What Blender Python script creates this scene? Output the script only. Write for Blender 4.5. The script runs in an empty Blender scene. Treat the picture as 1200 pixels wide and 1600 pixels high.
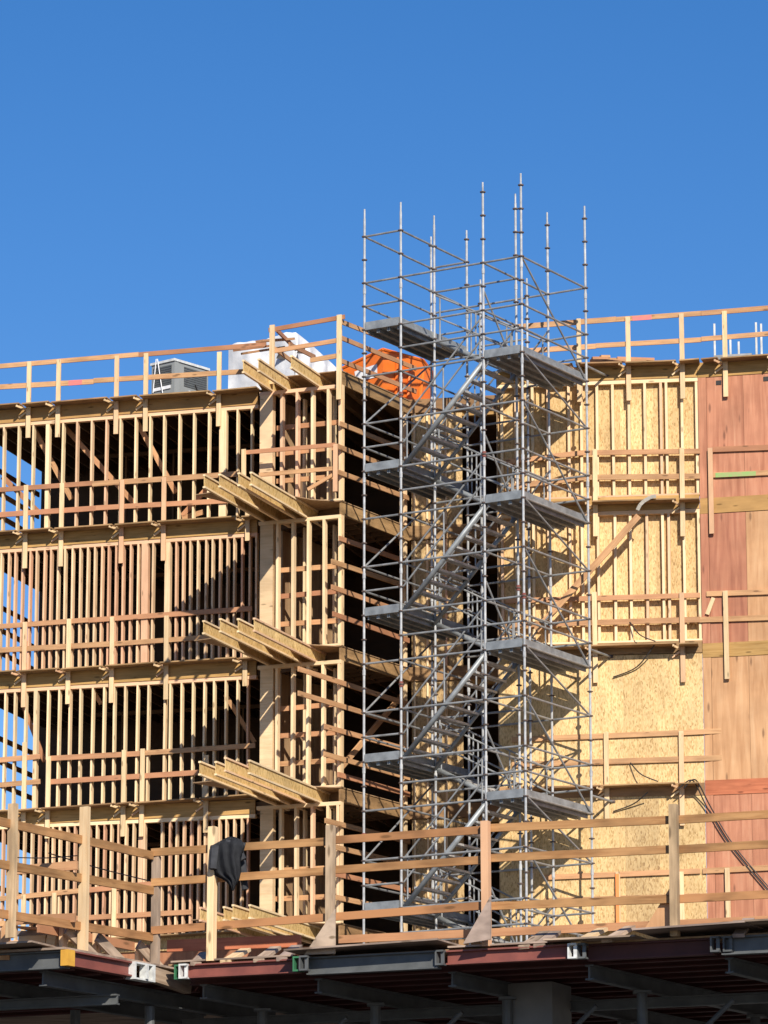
import bpy, math, random
from mathutils import Vector, Matrix
random.seed(7)
rnd = random.uniform
S = bpy.context.scene
COL = S.collection

# ------------------------------------------------------------------ camera
FPX, PITCH = 6300.0, math.radians(13.05)
CAM = Vector((0, 0, 1.6))
cd = bpy.data.cameras.new('camera'); cam = bpy.data.objects.new('camera', cd); COL.objects.link(cam)
cd.sensor_fit = 'VERTICAL'; cd.sensor_height = 24.0; cd.lens = FPX / 1600 * 24.0
cd.clip_start = 0.5; cd.clip_end = 5000
cam.location = CAM; cam.rotation_euler = (math.pi / 2 + PITCH, 0, 0)
S.camera = cam
S.render.resolution_x = 768; S.render.resolution_y = 1024

# ------------------------------------------------------------------ sky, sun, exposure
LIGHT_AZ, LIGHT_EL = math.radians(-13), math.radians(33)     # direction the light travels, and its elevation
wd = bpy.data.worlds.new('World'); S.world = wd; wd.use_nodes = True
nt = wd.node_tree; nt.nodes.clear()
wo = nt.nodes.new('ShaderNodeOutputWorld'); bg = nt.nodes.new('ShaderNodeBackground')
sk = nt.nodes.new('ShaderNodeTexSky'); sk.sky_type = 'NISHITA'; sk.sun_disc = False
sk.sun_elevation = LIGHT_EL; sk.sun_rotation = math.pi + LIGHT_AZ
sk.altitude = 300; sk.air_density = 1.0; sk.dust_density = 0.2; sk.ozone_density = 3.0
hs = nt.nodes.new('ShaderNodeHueSaturation'); hs.inputs['Saturation'].default_value = 1.33
nt.links.new(sk.outputs[0], hs.inputs['Color']); tn = nt.nodes.new('ShaderNodeMix'); tn.data_type = 'RGBA'; tn.blend_type = 'MULTIPLY'; tn.inputs[0].default_value = 1.0
tn.inputs[7].default_value = (1.02, 0.93, 1.06, 1)
nt.links.new(hs.outputs[0], tn.inputs[6]); nt.links.new(tn.outputs[2], bg.inputs[0])
bg.inputs[1].default_value = 0.085
nt.links.new(bg.outputs[0], wo.inputs[0])
ld = bpy.data.lights.new('sun', 'SUN'); sun = bpy.data.objects.new('sun', ld); COL.objects.link(sun)
ld.energy = 4.8; ld.angle = math.radians(0.5); ld.color = (1.0, 0.93, 0.82)
LV = Vector((math.sin(LIGHT_AZ) * math.cos(LIGHT_EL), math.cos(LIGHT_AZ) * math.cos(LIGHT_EL), -math.sin(LIGHT_EL)))
sun.rotation_euler = LV.to_track_quat('-Z', 'Y').to_euler(); sun.location = (30, -40, 60)
vs = S.view_settings; vs.view_transform = 'Standard'; vs.look = 'None'; vs.gamma = 1; vs.use_curve_mapping = False
vs.exposure = 0.42

# ------------------------------------------------------------------ pixels to places
CP, SP = math.cos(PITCH), math.sin(PITCH)
def ray(x, y):
    a, b = (x - 600) / FPX, (800 - y) / FPX
    return Vector((a, CP - b * SP, SP + b * CP))
def atY(x, y, Y):
    d = ray(x, y); return CAM + d * (Y / d.y)
def atZ(x, y, z):
    d = ray(x, y); return CAM + d * ((z - CAM.z) / d.z)
class Wall:
    """vertical plane: u runs along it, v outwards, z up"""
    def __init__(s, P, az):
        a = math.radians(az); s.P = Vector((P[0], P[1], 0))
        s.t = Vector((math.cos(a), -math.sin(a), 0)); s.n = Vector((-math.sin(a), -math.cos(a), 0))
    def pt(s, u, v, z): return s.P + s.t * u + s.n * v + Vector((0, 0, z))
    def hit(s, x, y, v=0.0):
        d = ray(x, y); k = (s.P + s.n * v - CAM).dot(s.n) / d.dot(s.n)
        q = CAM + d * k; return (q - s.P).dot(s.t), q.z
    def at(s, x, y, v=0.0):
        u, z = s.hit(x, y, v); return s.pt(u, v, z)

# ------------------------------------------------------------------ materials
MATS = {}
def newmat(name):
    m = bpy.data.materials.new(name); m.use_nodes = True
    t = m.node_tree; b = t.nodes['Principled BSDF']; MATS[name] = m
    return m, t, b
def coords(t, scale, jitter=True):
    tc = t.nodes.new('ShaderNodeTexCoord'); mp = t.nodes.new('ShaderNodeMapping')
    mp.inputs['Scale'].default_value = scale
    if jitter:
        oi = t.nodes.new('ShaderNodeObjectInfo'); mu = t.nodes.new('ShaderNodeMath'); mu.operation = 'MULTIPLY'
        mu.inputs[1].default_value = 37.0; t.links.new(oi.outputs['Random'], mu.inputs[0])
        ad = t.nodes.new('ShaderNodeVectorMath'); ad.operation = 'ADD'
        t.links.new(tc.outputs['Object'], ad.inputs[0]); t.links.new(mu.outputs[0], ad.inputs[1])
        t.links.new(ad.outputs[0], mp.inputs['Vector'])
    else:
        t.links.new(tc.outputs['Object'], mp.inputs['Vector'])
    return mp
def noise(t, mp, scale, detail=4, dist=0.0, rough=0.55):
    n = t.nodes.new('ShaderNodeTexNoise'); n.inputs['Scale'].default_value = scale
    n.inputs['Detail'].default_value = detail; n.inputs['Distortion'].default_value = dist
    n.inputs['Roughness'].default_value = rough
    t.links.new(mp.outputs[0], n.inputs['Vector']); return n
def ramp(t, fac, stops):
    r = t.nodes.new('ShaderNodeValToRGB'); e = r.color_ramp.elements
    e[0].position, e[0].color = stops[0][0], (*stops[0][1], 1)
    e[1].position, e[1].color = stops[-1][0], (*stops[-1][1], 1)
    for p, c in stops[1:-1]:
        x = e.new(p); x.color = (*c, 1)
    t.links.new(fac, r.inputs[0]); return r
def mix(t, fac, a, b, mode='MIX'):
    m = t.nodes.new('ShaderNodeMix'); m.data_type = 'RGBA'; m.blend_type = mode
    if isinstance(fac, float): m.inputs[0].default_value = fac
    else: t.links.new(fac, m.inputs[0])
    for i, c in ((6, a), (7, b)):
        if isinstance(c, tuple): m.inputs[i].default_value = (*c, 1)
        else: t.links.new(c, m.inputs[i])
    return m.outputs[2]
def bump(t, b, h, s, d=0.01):
    k = t.nodes.new('ShaderNodeBump'); k.inputs['Strength'].default_value = s; k.inputs['Distance'].default_value = d
    t.links.new(h, k.inputs['Height']); t.links.new(k.outputs[0], b.inputs['Normal'])
def wood(name, light, mid, pink, pinkness=0.5, knots=True, rough=0.75, stain=0.2, lo=0.8):
    m, t, b = newmat(name)
    mp = coords(t, (0.9, 16, 16)); g = noise(t, mp, 1.6, 5, 0.6)
    base = ramp(t, g.outputs[0], [(0.3, mid), (0.55, light), (0.8, tuple(c * 1.06 for c in light))]).outputs[0]
    oi = t.nodes.new('ShaderNodeObjectInfo')
    r = ramp(t, oi.outputs['Random'], [(0.0, (0, 0, 0)), (1 - pinkness, (0.15, 0.15, 0.15)), (1.0, (1, 1, 1))])
    base = mix(t, r.outputs[0], base, pink)
    wn = t.nodes.new('ShaderNodeTexWhiteNoise'); wn.noise_dimensions = '1D'; t.links.new(oi.outputs['Random'], wn.inputs['W'])
    br = ramp(t, wn.outputs['Value'], [(0, (lo, lo, lo)), (1, (1.06, 1.06, 1.06))])
    base = mix(t, 1.0, base, br.outputs[0], 'MULTIPLY')
    mp2 = coords(t, (1.2, 3, 3)); s2 = noise(t, mp2, 1.3, 3)
    st = ramp(t, s2.outputs[0], [(0.35, (1 - stain,) * 3), (0.6, (1, 1, 1))])
    base = mix(t, 1.0, base, st.outputs[0], 'MULTIPLY')
    if knots:
        mk = coords(t, (1.9, 7, 7)); v = t.nodes.new('ShaderNodeTexVoronoi'); v.inputs['Scale'].default_value = 1.0
        t.links.new(mk.outputs[0], v.inputs['Vector'])
        kr = ramp(t, v.outputs['Distance'], [(0.09, (0.8, 0.8, 0.8)), (0.17, (0, 0, 0))])
        base = mix(t, kr.outputs[0], base, tuple(c * 0.35 for c in mid))
    t.links.new(base, b.inputs['Base Color']); b.inputs['Roughness'].default_value = rough
    b.inputs['Specular IOR Level'].default_value = 0.25
    bump(t, b, g.outputs[0], 0.35, 0.006)
    return m
wood('stud', (0.86, 0.66, 0.40), (0.76, 0.54, 0.29), (0.74, 0.44, 0.27), 0.3, stain=.12, lo=.86)
wood('stud_warm', (0.84, 0.61, 0.37), (0.72, 0.46, 0.26), (0.70, 0.38, 0.23), 0.6, stain=.15, lo=.82)
wood('stud_pale', (0.82, 0.60, 0.35), (0.72, 0.49, 0.26), (0.80, 0.55, 0.32), 0.2)
wood('rail', (0.57, 0.33, 0.16), (0.44, 0.23, 0.11), (0.46, 0.21, 0.11), 0.5)
wood('post', (0.80, 0.59, 0.34), (0.68, 0.46, 0.24), (0.66, 0.38, 0.22), 0.3, stain=.15)
wood('inner_shade', (0.12, 0.075, 0.045), (0.09, 0.055, 0.03), (0.10, 0.06, 0.035), 0.4, knots=False)  # board colour darkened to stand in for shade at the back of rooms
wood('fore_rail', (0.52, 0.28, 0.115), (0.37, 0.175, 0.065), (0.43, 0.20, 0.085), 0.4, stain=0.4)
wood('fore_post', (0.60, 0.42, 0.24), (0.42, 0.28, 0.16), (0.42, 0.33, 0.26), 0.6, stain=0.4)
wood('weathered', (0.50, 0.37, 0.26), (0.32, 0.22, 0.15), (0.40, 0.30, 0.25), 0.6, stain=0.5)
wood('plank', (0.42, 0.26, 0.12), (0.30, 0.18, 0.08), (0.34, 0.19, 0.09), 0.5, stain=0.4)
wood('glulam', (0.52, 0.31, 0.11), (0.38, 0.21, 0.06), (0.50, 0.28, 0.10), 0.4)
wood('red_board', (0.58, 0.19, 0.09), (0.44, 0.13, 0.06), (0.55, 0.18, 0.09), 0.4)
wood('inner', (0.19, 0.12, 0.065), (0.13, 0.08, 0.045), (0.16, 0.095, 0.055), 0.4, knots=False)  # timber colour darkened in place of the shade inside the building

def osb(name, light, mid, dark, s=1.0):
    m, t, b = newmat(name)
    mp = coords(t, (30 * s, 30 * s, 11.0 * s)); v = t.nodes.new('ShaderNodeTexVoronoi'); v.inputs['Scale'].default_value = 1.6
    w = noise(t, mp, 0.8, 3); ad = t.nodes.new('ShaderNodeVectorMath'); ad.operation = 'ADD'
    t.links.new(mp.outputs[0], ad.inputs[0]); t.links.new(w.outputs['Color'], ad.inputs[1]); t.links.new(ad.outputs[0], v.inputs['Vector'])
    sep = t.nodes.new('ShaderNodeSeparateColor'); t.links.new(v.outputs['Color'], sep.inputs[0])
    c = ramp(t, sep.outputs[0], [(0.0, dark), (0.16, mid), (0.45, light), (0.8, tuple(min(1, k * 1.12) for k in light)), (1.0, mid)]).outputs[0]
    mp2 = coords(t, (1.2, 1.2, 0.8)); n2 = noise(t, mp2, 1.5, 4)
    st = ramp(t, n2.outputs[0], [(0.3, (0.78, 0.76, 0.74)), (0.65, (1.05, 1.04, 1.02))])
    c = mix(t, 1.0, c, st.outputs[0], 'MULTIPLY')
    oi = t.nodes.new('ShaderNodeObjectInfo')
    br = ramp(t, oi.outputs['Random'], [(0, (0.84, 0.82, 0.78)), (1, (1.05, 1.05, 1.05))])
    c = mix(t, 1.0, c, br.outputs[0], 'MULTIPLY')
    t.links.new(c, b.inputs['Base Color']); b.inputs['Roughness'].default_value = 0.7
    bump(t, b, sep.outputs[0], 0.3, 0.006)
    return m
osb('osb', (0.68, 0.48, 0.23), (0.56, 0.37, 0.15), (0.40, 0.25, 0.09))
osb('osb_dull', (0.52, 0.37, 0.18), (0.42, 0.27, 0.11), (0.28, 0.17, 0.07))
osb('joist_web', (0.74, 0.52, 0.23), (0.62, 0.41, 0.15), (0.42, 0.26, 0.09), 0.9)

def ply(name, c1, c2, c3, vert=True):
    m, t, b = newmat(name)
    mp = coords(t, (7, 7, 0.55)); g = noise(t, mp, 1.3, 5, 0.5)
    c = ramp(t, g.outputs[0], [(0.3, c2), (0.55, c1), (0.8, c3)]).outputs[0]
    mk = coords(t, (5, 5, 1.3)); v = t.nodes.new('ShaderNodeTexVoronoi'); v.inputs['Scale'].default_value = 0.9
    t.links.new(mk.outputs[0], v.inputs['Vector'])
    kr = ramp(t, v.outputs['Distance'], [(0.07, (0.75, 0.75, 0.75)), (0.16, (0, 0, 0))])
    c = mix(t, kr.outputs[0], c, tuple(k * 0.4 for k in c2))
    mp2 = coords(t, (0.9, 0.9, 0.9)); n2 = noise(t, mp2, 1.4, 3)
    st = ramp(t, n2.outputs[0], [(0.3, (0.8, 0.78, 0.76)), (0.65, (1.04, 1.04, 1.04))])
    c = mix(t, 1.0, c, st.outputs[0], 'MULTIPLY')
    t.links.new(c, b.inputs['Base Color']); b.inputs['Roughness'].default_value = 0.75
    bump(t, b, g.outputs[0], 0.25, 0.004)
ply('ply_pink', (0.49, 0.21, 0.115), (0.36, 0.135, 0.07), (0.56, 0.29, 0.17))
ply('ply_red', (0.43, 0.175, 0.095), (0.31, 0.11, 0.06), (0.50, 0.24, 0.14))
ply('ply_tan', (0.54, 0.30, 0.145), (0.42, 0.21, 0.09), (0.60, 0.37, 0.20))
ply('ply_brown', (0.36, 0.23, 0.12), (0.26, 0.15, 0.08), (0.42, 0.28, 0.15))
ply('ply_rust', (0.36, 0.15, 0.07), (0.26, 0.10, 0.05), (0.42, 0.20, 0.10))

def plain(name, c1, c2, rough, metal=0.0, scale=3.0, bumps=0.0, spec=0.4):
    m, t, b = newmat(name)
    mp = coords(t, (1, 1, 1)); n = noise(t, mp, scale, 5)
    c = ramp(t, n.outputs[0], [(0.3, c2), (0.7, c1)])
    t.links.new(c.outputs[0], b.inputs['Base Color'])
    b.inputs['Roughness'].default_value = rough; b.inputs['Metallic'].default_value = metal
    b.inputs['Specular IOR Level'].default_value = spec
    if bumps: bump(t, b, n.outputs[0], bumps, 0.02)
    return m
plain('galvanised', (0.38, 0.385, 0.38), (0.20, 0.205, 0.205), 0.48, 0.35, 4.0)
plain('galvanised_bright', (0.60, 0.60, 0.585), (0.34, 0.34, 0.335), 0.45, 0.35, 6.0)
plain('galvanised_deck', (0.33, 0.35, 0.355), (0.19, 0.20, 0.205), 0.5, 0.3, 5.0)
plain('coupler', (0.16, 0.11, 0.09), (0.08, 0.06, 0.05), 0.6, 0.4, 20)
plain('red_steel', (0.24, 0.075, 0.055), (0.16, 0.05, 0.04), 0.55, 0.0, 4.0)
plain('red_joist', (0.11, 0.035, 0.03), (0.07, 0.025, 0.022), 0.7, 0.0, 3.0)
plain('grey_steel', (0.135, 0.14, 0.14), (0.08, 0.085, 0.085), 0.55, 0.2, 4.0)
plain('white_steel', (0.72, 0.73, 0.70), (0.5, 0.5, 0.48), 0.5, 0.1, 14.0)
plain('green_paint', (0.05, 0.20, 0.09), (0.03, 0.12, 0.06), 0.5, 0.0, 10.0)
plain('yellow_paint', (0.70, 0.38, 0.05), (0.55, 0.28, 0.04), 0.6, 0.0, 10.0)
plain('concrete', (0.22, 0.215, 0.20), (0.15, 0.145, 0.14), 0.85, 0.0, 2.0, 0.3)
plain('dirt', (0.085, 0.075, 0.065), (0.05, 0.045, 0.04), 0.95, 0.0, 0.25, 0.5)
plain('tarp', (0.74, 0.75, 0.76), (0.52, 0.53, 0.55), 0.5, 0.0, 3.0, 0.6)
plain('orange', (0.82, 0.20, 0.025), (0.66, 0.14, 0.02), 0.5, 0.0, 2.0)
plain('white_paper', (0.82, 0.82, 0.82), (0.66, 0.66, 0.68), 0.6, 0.0, 8.0)
plain('unit_grey', (0.30, 0.31, 0.30), (0.25, 0.26, 0.25), 0.5, 0.1, 2.0)
plain('unit_dark', (0.10, 0.11, 0.11), (0.07, 0.07, 0.07), 0.6, 0.0, 6.0)
plain('cloth_dark', (0.060, 0.062, 0.068), (0.035, 0.036, 0.040), 0.95, 0.0, 9.0, 0.2, 0.1)
plain('rubber', (0.035, 0.03, 0.028), (0.02, 0.018, 0.017), 0.6, 0.0, 5.0)
plain('pink_paint', (0.72, 0.16, 0.17), (0.58, 0.20, 0.15), 0.7, 0.0, 9.0)
plain('green_spray', (0.22, 0.42, 0.12), (0.36, 0.34, 0.15), 0.7, 0.0, 14.0)
plain('orange_spray', (0.85, 0.25, 0.06), (0.75, 0.24, 0.08), 0.7, 0.0, 9.0)
plain('strap_grey', (0.36, 0.33, 0.28), (0.26, 0.24, 0.2), 0.8, 0.0, 9.0)

# ------------------------------------------------------------------ building blocks
WM = {}
def put(o, parent, mw):
    COL.objects.link(o); WM[o] = mw
    if parent is not None:
        o.parent = parent; o.matrix_parent_inverse = WM[parent].inverted()
    o.matrix_basis = mw
    return o
def empty(name, loc, label, cat, group=None):
    o = bpy.data.objects.new(name, None); o.empty_display_size = 0.2
    put(o, None, Matrix.Translation(loc)); tag(o, label, cat, group); return o
def tag(o, label=None, cat=None, group=None, kind=None):
    if label: o['label'] = label
    if cat: o['category'] = cat
    if group: o['group'] = group
    if kind: o['kind'] = kind
    return o
class MB:
    def __init__(s): s.v = []; s.f = []; s.m = []
    def add(s, vs, fs, mi=0):
        k = len(s.v); s.v += [tuple(x) for x in vs]; s.f += [tuple(i + k for i in q) for q in fs]; s.m += [mi] * len(fs)
    def box(s, x0, x1, y0, y1, z0, z1, mi=0, M=None):
        vs = [Vector((x, y, z)) for x in (x0, x1) for y in (y0, y1) for z in (z0, z1)]
        if M: vs = [M @ v for v in vs]
        s.add(vs, [(0, 1, 3, 2), (4, 6, 7, 5), (0, 4, 5, 1), (2, 3, 7, 6), (0, 2, 6, 4), (1, 5, 7, 3)], mi)
    def tube(s, a, b, r, n=8, mi=0, r2=None):
        a, b = Vector(a), Vector(b); M = (b - a).to_track_quat('Z', 'Y').to_matrix(); r2 = r if r2 is None else r2
        vs = []
        for p, rr in ((a, r), (b, r2)):
            for i in range(n):
                q = 2 * math.pi * i / n; vs.append(p + M @ Vector((rr * math.cos(q), rr * math.sin(q), 0)))
        fs = [(i, (i + 1) % n, n + (i + 1) % n, n + i) for i in range(n)] + [tuple(range(n))[::-1], tuple(range(n, 2 * n))]
        s.add(vs, fs, mi)
    def prism(s, pts, z0, z1, mi=0):
        n = len(pts); vs = [(p[0], p[1], z0) for p in pts] + [(p[0], p[1], z1) for p in pts]
        s.add(vs, [(i, (i + 1) % n, n + (i + 1) % n, n + i) for i in range(n)] + [tuple(range(n))[::-1], tuple(range(n, 2 * n))], mi)
    def mesh(s, name, mats):
        me = bpy.data.meshes.new(name); me.from_pydata(s.v, [], s.f); me.validate()
        for m in (mats if isinstance(mats, (list, tuple)) else [mats]): me.materials.append(MATS[m])
        if len(me.polygons) == len(s.m): me.polygons.foreach_set('material_index', s.m)
        me.update(); return me
    def build(s, name, mats, parent=None, mw=None):
        import bmesh
        me = s.mesh(name, mats)
        bm = bmesh.new(); bm.from_mesh(me); bmesh.ops.recalc_face_normals(bm, faces=bm.faces); bm.to_mesh(me); bm.free()
        return put(bpy.data.objects.new(name, me), parent, mw or Matrix.Identity(4))
def frame(a, b, up):
    x = (b - a).normalized(); z = (up - x * up.dot(x)).normalized(); y = z.cross(x)
    return Matrix(((x.x, y.x, z.x, a.x), (x.y, y.y, z.y, a.y), (x.z, y.z, z.z, a.z), (0, 0, 0, 1)))
UP = Vector((0, 0, 1))
def beam(name, a, b, w, h, mat, parent, up=UP, off=(0, 0)):
    """a board from a to b: w across, h along 'up'; local x runs along the grain"""
    a, b = Vector(a), Vector(b)
    if abs((b - a).normalized().dot(up)) > 0.98: up = Vector((0, -1, 0))
    M = frame(a, b, up); L = (b - a).length; m = MB()
    m.box(0, L, off[0] - w / 2, off[0] + w / 2, off[1] - h / 2, off[1] + h / 2)
    return m.build(name, mat, parent, M)
def pipe(name, a, b, r, mat, parent, n=8):
    a, b = Vector(a), Vector(b); m = MB(); L = (b - a).length; m.tube((0, 0, 0), (L, 0, 0), r, n)
    return m.build(name, mat, parent, frame(a, b, UP if abs((b - a).normalized().z) < 0.98 else Vector((0, -1, 0))))
def wallbox(name, W, u0, u1, v0, v1, z0, z1, mat, parent):
    """a box lying in a wall's frame; local x along u, y inwards, z up"""
    O = W.pt(u0, v0, z0); M = Matrix(((W.t.x, -W.n.x, 0, O.x), (W.t.y, -W.n.y, 0, O.y), (0, 0, 1, O.z), (0, 0, 0, 1)))
    m = MB(); m.box(0, u1 - u0, v0 - v1, 0, 0, z1 - z0) if v1 < v0 else m.box(0, u1 - u0, -(v1 - v0), 0, 0, z1 - z0)
    if v1 < v0:
        m = MB(); m.box(0, u1 - u0, 0, v0 - v1, 0, z1 - z0)
    return m.build(name, mat, parent, M)

# ------------------------------------------------------------------ the planes of the place
WL = Wall(atY(200, 700, 90), 16.5)                       # left wing
PLANK_V = 0.30
ZL = [WL.hit(150, y, .38)[1] for y in (621.5, 819.5, 1040, 1255, 1469)]   # roof and floors, top to bottom
ZL[4] = 12.70
ZP = [z - 0.345 for z in ZL]                             # underside of the rim = top of the wall plates
WB = Wall((-0.95, 87.28), 22)                            # front of the projecting bay (u<0 is left of its corner)
WS = Wall((-0.95, 87.28), -60)                           # open side of the bay, running back
WR = Wall((4.57, 87.05), 8)                               # sheathed wall right of the scaffold
WK = Wall(atY(643, 700, 90.0), 12)                       # back of the recess
uR1 = WR.hit(1094, 800)[0]
cP = WR.pt(uR1, 0, 0); WP = Wall((cP.x, cP.y), 15)       # pink plywood wing
TERR = 10.6

# ------------------------------------------------------------------ ground and terrace
m = MB(); m.add([(-2500, -600, 0), (2500, -600, 0), (2500, 3500, 0), (-2500, 3500, 0)], [(0, 1, 2, 3)])
tag(m.build('ground', 'dirt'), kind='structure')
m = MB(); m.box(-30, 40, 80.5, 120, 0.0, TERR)
tag(m.build('terrace', 'concrete'), kind='structure')

# ------------------------------------------------------------------ the timber building
BLD = empty('timber_building', (0, 90, TERR), 'unfinished timber-framed building with open stud walls and sheathed panels', 'building')
uL0 = 0
for k in range(120):                                       # left end: where the back of the end wall shows at x = 67
    q = WL.pt(-12 + k * 0.1, -5.5, 23.5); px = 600 + FPX * (q.x / ((q.y) * CP + (q.z - 1.6) * SP))
    if px <= 66: uL0 = -12 + k * 0.1
uL1 = WL.hit(403, 700)[0]
def stud_at(W, px, py, z0, z1, wall, name='stud', w=0.042, d=0.14, v=0.0, mat='stud'):
    u = W.hit(px, py)[0]
    a = W.pt(u, v - d / 2, z0); b = W.pt(u + rnd(-.012, .012), v - d / 2 + rnd(-.008, .008), z1)
    return beam(name, a, b, w, d, mat, wall, up=W.n)
FL = [
 (660, [7 + 22.75 * k for k in range(18)]),
 (900, [1.5, 12.5] + [23 + 11.3 * k for k in range(20)] + [261.5] + [275 + 11.4 * k for k in range(12)]),
 (1110, [6.5, 23, 39, 56] + [73.5 + 17.45 * k for k in range(10)] + [256.5, 265] + [283 + 17.3 * k for k in range(7)]),
 (1330, [-8 + 11.3 * k for k in range(20)] + [219, 226] + [253 + 11.2 * k for k in range(13)]),
]
WIDE = {0: {3: 0.09, 15: 0.17}, 1: {20: 0.16, 22: 0.13}, 2: {3: 0.09, 14: 0.05}, 3: {20: .11}}
for fl in range(4):
    zt, zb = ZP[fl], ZL[fl + 1] - 0.03
    m = MB(); w = None
    wall = wallbox('stud_wall', WL, uL0, uL1, 0.0, -0.14, zt - 0.085, zt, 'stud', BLD)
    wallbox('bottom_plate', WL, uL0, uL1, -0.002, -0.138, zb, zb + 0.045, 'stud', wall)
    y, xs = FL[fl]
    for i, x in enumerate(xs):
        wd_ = WIDE.get(fl, {}).get(i, 0.042)
        stud_at(WL, x + rnd(-.7, .7), y, zb + 0.045, zt - 0.085, wall, w=wd_, mat='stud_warm' if fl in (1, 3) else 'stud')
for i in range(5):
    rim = wallbox('rim_board', WL, uL0, uL1, 0.02, -0.03, ZP[i] + 0.002, ZL[i] - 0.025, 'glulam' if i != 4 else 'osb_dull', BLD)
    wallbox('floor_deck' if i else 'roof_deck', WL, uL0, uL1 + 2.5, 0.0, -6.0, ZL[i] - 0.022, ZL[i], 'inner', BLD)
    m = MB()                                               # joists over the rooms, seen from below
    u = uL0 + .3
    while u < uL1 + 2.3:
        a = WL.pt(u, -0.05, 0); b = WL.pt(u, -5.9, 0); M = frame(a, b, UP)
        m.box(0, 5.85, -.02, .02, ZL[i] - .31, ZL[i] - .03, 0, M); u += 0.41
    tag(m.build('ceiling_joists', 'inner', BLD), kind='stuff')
wallbox('back_wall', WL, uL0 + 0.02, uL1 + 3.2, -5.5, -5.56, TERR, ZL[0] - .023, 'inner_shade', BLD)
for fl in range(4):                                        # open left end: edge boards against the sky
    for h in (1.15, 1.7, 2.25):
        beam('end_rail', WL.pt(uL0, -.3, ZL[fl + 1] + h), WL.pt(uL0, -5.4, ZL[fl + 1] + h), .04, .12, 'rail', BLD)
# leaning braces inside the top floor
for (x1, y1, x2, y2, v) in ((50, 664, 112, 780, -.5), (98, 664, 218, 795, -.7), (212, 655, 275, 770, -.5), (4, 745, 60, 800, -.6), (318, 800, 285, 810, -.5), (322, 765, 285, 806, -.5)):
    beam('brace', WL.at(x1, y1, v), WL.at(x2, y2, v), .04, .12, 'rail', BLD)
for (x1, y1, x2, y2) in ((30, 1085, 70, 1190), (145, 1078, 158, 1100), (352, 1085, 398, 1160)):
    beam('brace', WL.at(x1, y1, -.5), WL.at(x2, y2, -.5), .04, .10, 'rail', BLD)
# inner partition studs, deep in the rooms
for fl in range(4):
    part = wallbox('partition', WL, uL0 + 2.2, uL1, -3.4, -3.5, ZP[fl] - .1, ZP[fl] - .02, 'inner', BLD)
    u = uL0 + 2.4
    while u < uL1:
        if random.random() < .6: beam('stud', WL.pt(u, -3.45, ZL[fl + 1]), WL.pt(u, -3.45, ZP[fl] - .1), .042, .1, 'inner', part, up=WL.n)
        u += 0.6

# the projecting bay: studs in front, open side, cantilevered I-joists
uA0 = WB.hit(404, 811)[0]
sEnd = 3.1
bay = [WB.pt(uA0 - .1, 0, 0), WB.pt(0, 0, 0), WS.pt(sEnd, 0, 0), WS.pt(sEnd + 2.5, -1.0, 0), WL.pt(uL1 + 1.0, -5.2, 0), WL.pt(uL1 + .05, -.4, 0)]
STX = [(650, (440, 464, 488, 513, 531.5)), (900, (433, 457, 481, 506, 530)), (1120, (432, 456, 480, 504, 529)), (1340, (438, 462, 487, 512, 528))]
for i in range(5):
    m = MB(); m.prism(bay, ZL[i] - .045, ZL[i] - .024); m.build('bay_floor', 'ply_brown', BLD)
    # edge beam along the open side
    beam('edge_beam', WS.pt(0.03, -.04, ZL[i] - .20), WS.pt(sEnd, -.04, ZL[i] - .20), .045, .30, 'plank', BLD)
    if i:
        for k in range(6):
            s = .5 + k * .45
            beam('floor_joist', WS.pt(s, -.08, ZL[i] - .2), WS.pt(s + .3, -3.0 + .1 * k, ZL[i] - .2), .04, .28, 'inner', BLD)
for fl in range(4):
    zt, zb = ZP[fl], ZL[fl + 1] - .02
    wall = wallbox('stud_wall', WB, uA0, 0.0, 0.0, -.14, zt - .08, zt, 'stud', BLD)
    wallbox('bottom_plate', WB, uA0, -.01, -.002, -.138, zb, zb + .045, 'stud', wall)
    y, xs = STX[fl]
    for x in xs: stud_at(WB, x, y, zb + .045, zt - .08, wall, w=.06)
    uc0, uc1 = WB.hit(406, y)[0], WB.hit(426, y)[0]
    wallbox('column', WB, uc0, uc1, -.003, -.16, zb + .045, zt - .08, 'stud_pale', wall)
    for x in (450, 497):                        # second row of framing behind
        stud_at(WB, x, y, zb, zt, wall, v=-.9, w=.05, mat='stud')
    for h in (.62, 1.25, 1.85):                            # boards nailed across behind the studs
        beam('cross_board', WB.pt(uA0 + .35, -.2, zb + h), WB.pt(-.08, -.2, zb + h + rnd(-.03, .03)), .04, .11, 'rail', wall)
    for s in (3.0,):
        a = WS.pt(s, -.12, zb); beam('side_stud', a, WS.pt(s, -.12, zt + .04), .09, .14, 'stud' if s > 2.5 else 'inner', wall, up=WS.n)
m = MB(); m.prism([WL.pt(uL1 + .02, -.3, 0), WL.pt(uL1 + .02, -5.4, 0), WL.pt(uL1 + .08, -5.4, 0), WL.pt(uL1 + .08, -.3, 0)], TERR, ZP[0]); m.build('cross_wall', 'inner_shade', BLD)

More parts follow.
